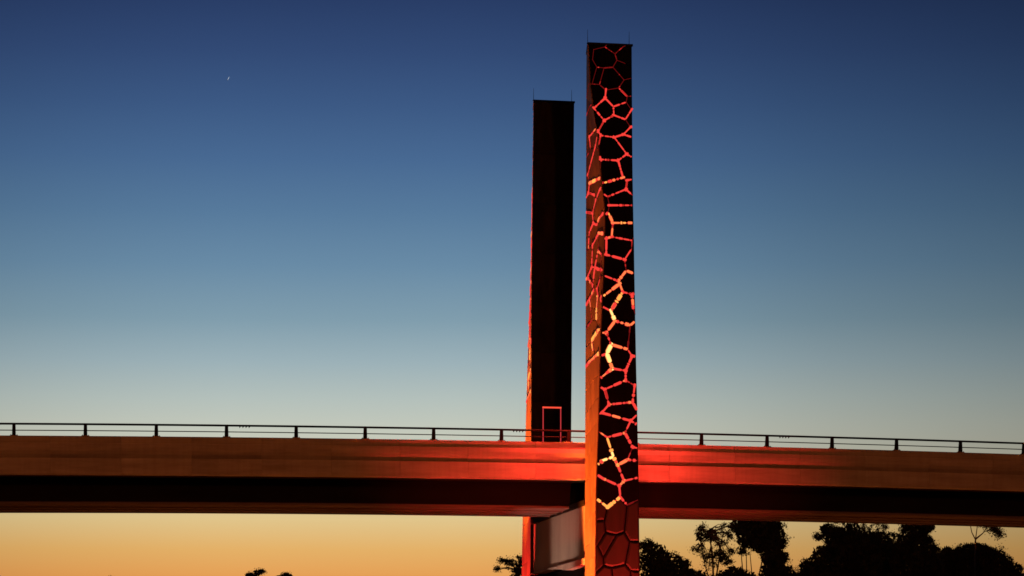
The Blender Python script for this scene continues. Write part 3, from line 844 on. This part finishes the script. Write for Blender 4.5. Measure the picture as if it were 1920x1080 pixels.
tree('rounded_tree', 'low dome shaped dark tree right beside the near tower', 225, [(1228, 1056, 34, 40, 1.6), (1262, 1070, 40, 32, 1.6), (1300, 1092, 36, 26, 1.6), (1225, 1110, 26, 30, .8), (1275, 1125, 50, 30, 1.6), (1212, 1022, 14, 10, 1.5)],
     [[(1250, HB, 16), (1248, 1250, 11), (1246, 1110, 7)]], seed=3)
tree('airy_gum_tree', 'open feathery tree with sky showing through its crown left of the dense square topped tree', 232,
     [(1317, 1000, 15, 17, 1.1), (1335, 1003, 13, 14, 1.0), (1352, 993, 13, 13, .7), (1365, 1008, 8, 10, .6), (1350, 1015, 14, 8, .7), (1310, 1030, 9, 11, .9), (1325, 1045, 13, 11, .8), (1350, 1042, 15, 13, 1.1), (1363, 1050, 10, 12, .9), (1375, 988, 12, 6, .8), (1370, 1034, 4, 5, .9), (1335, 1060, 18, 8, .5)],
     [[(1335, HB, 9), (1337, 1250, 7), (1338, 1100, 4.5), (1336, 1040, 3), (1330, 1000, 1.8)], [(1337, 1120, 4), (1348, 1050, 2.6), (1356, 995, 1.5)], [(1337, 1110, 3.5), (1322, 1060, 2), (1312, 1010, 1.4)]], leaf='leaf', leafsize=.15, seed=5, bark='bark')
tree('dense_gum_tree', 'tall dense dark tree with flat right side cut off by the bridge girder', 240,
     [(1410, 985, 30, 26, 1.7), (1440, 980, 30, 26, 1.7), (1398, 1008, 18, 22, 1.5), (1430, 1012, 32, 26, 1.7), (1452, 1010, 24, 28, 1.7), (1448, 1045, 24, 24, 1.6), (1462, 1020, 14, 12, 1.5), (1458, 1078, 24, 26, 1.6), (1472, 1100, 22, 20, 1.5), (1436, 1075, 14, 16, 1.3), (1392, 1032, 10, 10, .9), (1452, 1120, 24, 30, 1.4), (1425, 955, 40, 22, 1.4), (1385, 988, 17, 16, 1.5), (1468, 1045, 12, 12, 1.3), (1476, 1082, 20, 22, 1.5)],
     [[(1440, HB, 13), (1440, 1250, 10), (1443, 1100, 7), (1438, 1000, 4)], [(1396, 1200, 4), (1393, 1075, 2.3), (1389, 1030, 1.4)], [(1396, 1150, 4), (1400, 1072, 2), (1399, 1030, 1.4)], [(1410, 1180, 4), (1409, 1068, 1.8), (1406, 1035, 1.2)], [(1440, 1140, 4), (1424, 1073, 2), (1430, 1045, 1.3)]], seed=8)
tree('low_bush_tree', 'low wide rounded dark bush under the airy tree', 215, [(1375, 1082, 34, 20, 1.7), (1400, 1096, 34, 24, 1.7), (1345, 1095, 32, 20, 1.6), (1385, 1140, 60, 34, 1.5), (1480, 1110, 26, 22, 1.3)],
     [[(1385, HB, 14), (1385, 1200, 9), (1385, 1110, 5)]], seed=9)
tree('spreading_dark_tree', 'wide spreading dark tree mass with a stepped left outline right of the sky gap', 245,
     [(1552, 992, 16, 12, 1.3), (1536, 1006, 9, 8, 1.1), (1570, 1012, 26, 26, 1.7), (1600, 1010, 30, 30, 1.7), (1545, 1045, 26, 24, 1.7), (1520, 1066, 26, 22, 1.6), (1585, 1050, 50, 34, 1.8), (1590, 975, 28, 12, 1.0), (1555, 1110, 60, 40, 1.5), (1505, 1090, 22, 20, 1.6), (1540, 1085, 36, 26, 1.7), (1570, 1090, 44, 26, 1.7), (1620, 1050, 40, 36, 1.7)],
     [[(1575, HB, 18), (1575, 1250, 13), (1578, 1100, 9)]], seed=12)
tree('middle_dark_tree', 'dark tree with small sky holes under the girder in the middle of the tree mass', 262,
     [(1640, 1020, 36, 26, 1.7), (1660, 1050, 44, 34, 1.8), (1625, 990, 14, 10, .6), (1655, 985, 14, 8, .5), (1648, 1000, 18, 8, .7), (1676, 1008, 16, 14, .9), (1640, 1090, 60, 40, 1.7)],
     [[(1650, HB, 16), (1650, 1250, 12), (1652, 1080, 8)]], seed=14)
tree('round_topped_dark_tree', 'tall dark tree with rounded shoulder right of the sky holes', 252,
     [(1715, 990, 32, 26, 1.8), (1738, 985, 16, 18, 1.2), (1720, 1025, 38, 30, 1.8), (1735, 1060, 36, 32, 1.7), (1690, 1040, 30, 34, 1.7), (1725, 965, 28, 18, 1.2), (1710, 1095, 60, 40, 1.7), (1752, 1042, 16, 20, 1.5)],
     [[(1715, HB, 16), (1715, 1250, 12), (1716, 1080, 8)]], seed=17)
tree('broad_dome_tree', 'broad dome shaped dark tree at the right edge behind the slender pale trunk', 270,
     [(1825, 1052, 46, 36, 1.8), (1790, 1058, 36, 34, 1.7), (1862, 1062, 42, 36, 1.8), (1893, 1080, 32, 30, 1.7), (1850, 1100, 80, 44, 1.6), (1830, 1036, 34, 20, 1.7), (1775, 1040, 14, 16, 1.4), (1925, 1100, 34, 30, 1.5), (1765, 1085, 30, 30, 1.5)],
     [[(1840, HB, 16), (1840, 1250, 12), (1840, 1100, 8)]], seed=19)
tree('slender_pale_tree', 'slender pale barked tree with thin forked branches and a small tuft of leaves', 205,
     [(1868, 996, 9, 6, .9), (1858, 989, 9, 5, .7), (1873, 1002, 4, 5, .8), (1822, 975, 14, 8, .6), (1840, 978, 16, 6, .6), (1851, 984, 6, 4, .5)],
     [[(1829, HB, 6), (1828, 1250, 4.6), (1828, 1060, 3.4), (1829, 1010, 2.8)], [(1829, 1012, 2.4), (1822, 998, 1.8), (1818, 978, 1.3)], [(1829, 1012, 2.2), (1832, 990, 1.5), (1831, 976, 1.1)], [(1829, 1012, 2.2), (1843, 1000, 1.6), (1851, 986, 1.1)]], leaf='leaf', leafsize=.14, limb=.3, seed=21, bark='bark')
tree('leafy_small_tree', 'small leafy tree peeping out left of the far tower below the deck', 250,
     [(965, 1062, 16, 12, .8), (944, 1050, 9, 6, .8), (955, 1054, 9, 7, .8), (975, 1052, 10, 10, 1.0), (932, 1067, 3, 4, .5), (982, 1085, 28, 22, 1.4), (990, 1060, 12, 14, 1.2), (1010, 1090, 40, 20, 1.4)],
     [[(985, HB, 9), (985, 1200, 7), (982, 1080, 4)]], leaf='leaf', leafsize=.15, seed=23)
tree('far_left_treetop', 'distant treetop barely showing at the bottom edge, leftmost of three', 330, [(209, 1087, 8, 8, 1.5), (205, 1110, 24, 20, 1.4)], [[(207, HB, 8), (207, 1110, 4)]], seed=25)
tree('curled_treetop', 'distant treetop curling to the right at the bottom edge, middle of three', 320, [(470, 1080, 11, 6, 1.7), (484, 1073, 10, 4.5, 1.8), (492, 1071, 5, 2, 1.6), (478, 1108, 34, 22, 1.5)], [[(476, HB, 9), (476, 1100, 5)]], leafsize=.15, seed=27, ragged=.15)
tree('peaked_treetop', 'distant peaked treetop at the bottom edge, rightmost of three', 325, [(536, 1080, 8, 7, 1.8), (524, 1084, 9, 5, 1.6), (544, 1083, 5, 6, 1.5), (532, 1110, 34, 22, 1.5)], [[(533, HB, 9), (533, 1100, 5)]], leafsize=.15, seed=29, ragged=.15)

# ------------------------------------------------------------------ far off aircraft
Ya = 5200.0; ka = Ya / F
ac_ = empty('aircraft', ((428.5 - 960) * ka, Ya, CAMZ + (HOR - 147) * ka), 0, label='tiny bright far off aircraft climbing in the upper left sky', cat='aircraft')
ac_.rotation_euler = (0, -R(62), 0)
mb = MB(); mb.tube([(-4, 0, 0), (-3, 0, 0), (0, 0, 0), (2.6, 0, 0), (3.6, 0, 0)], [.1, .3, .4, .35, .1], 8); mb.build('fuselage', M['white'], ac_, True)
mb = MB(); mb.box(-.7, .8, -4, 4, .2, .28); mb.build('wing', M['white'], ac_)
mb = MB(); mb.box(-3.8, -3.1, -1.6, 1.6, .2, .3); mb.box(-3.8, -3.0, -.06, .06, .3, 1.7); mb.build('tail', M['white'], ac_)
for x, s_ in ((2.6, .4), (1.3, .55), (0, .65), (-1.5, .45), (-2.8, .3)):
    mb = MB(); mb.lathe([(0, -s_), (s_ * .8, -s_ * .5), (s_, 0), (s_ * .8, s_ * .5), (0, s_)], 8, (x, -.75, 0)); mb.build('lamp', M['star'], ac_, True)
print('objects', len(bpy.data.objects))
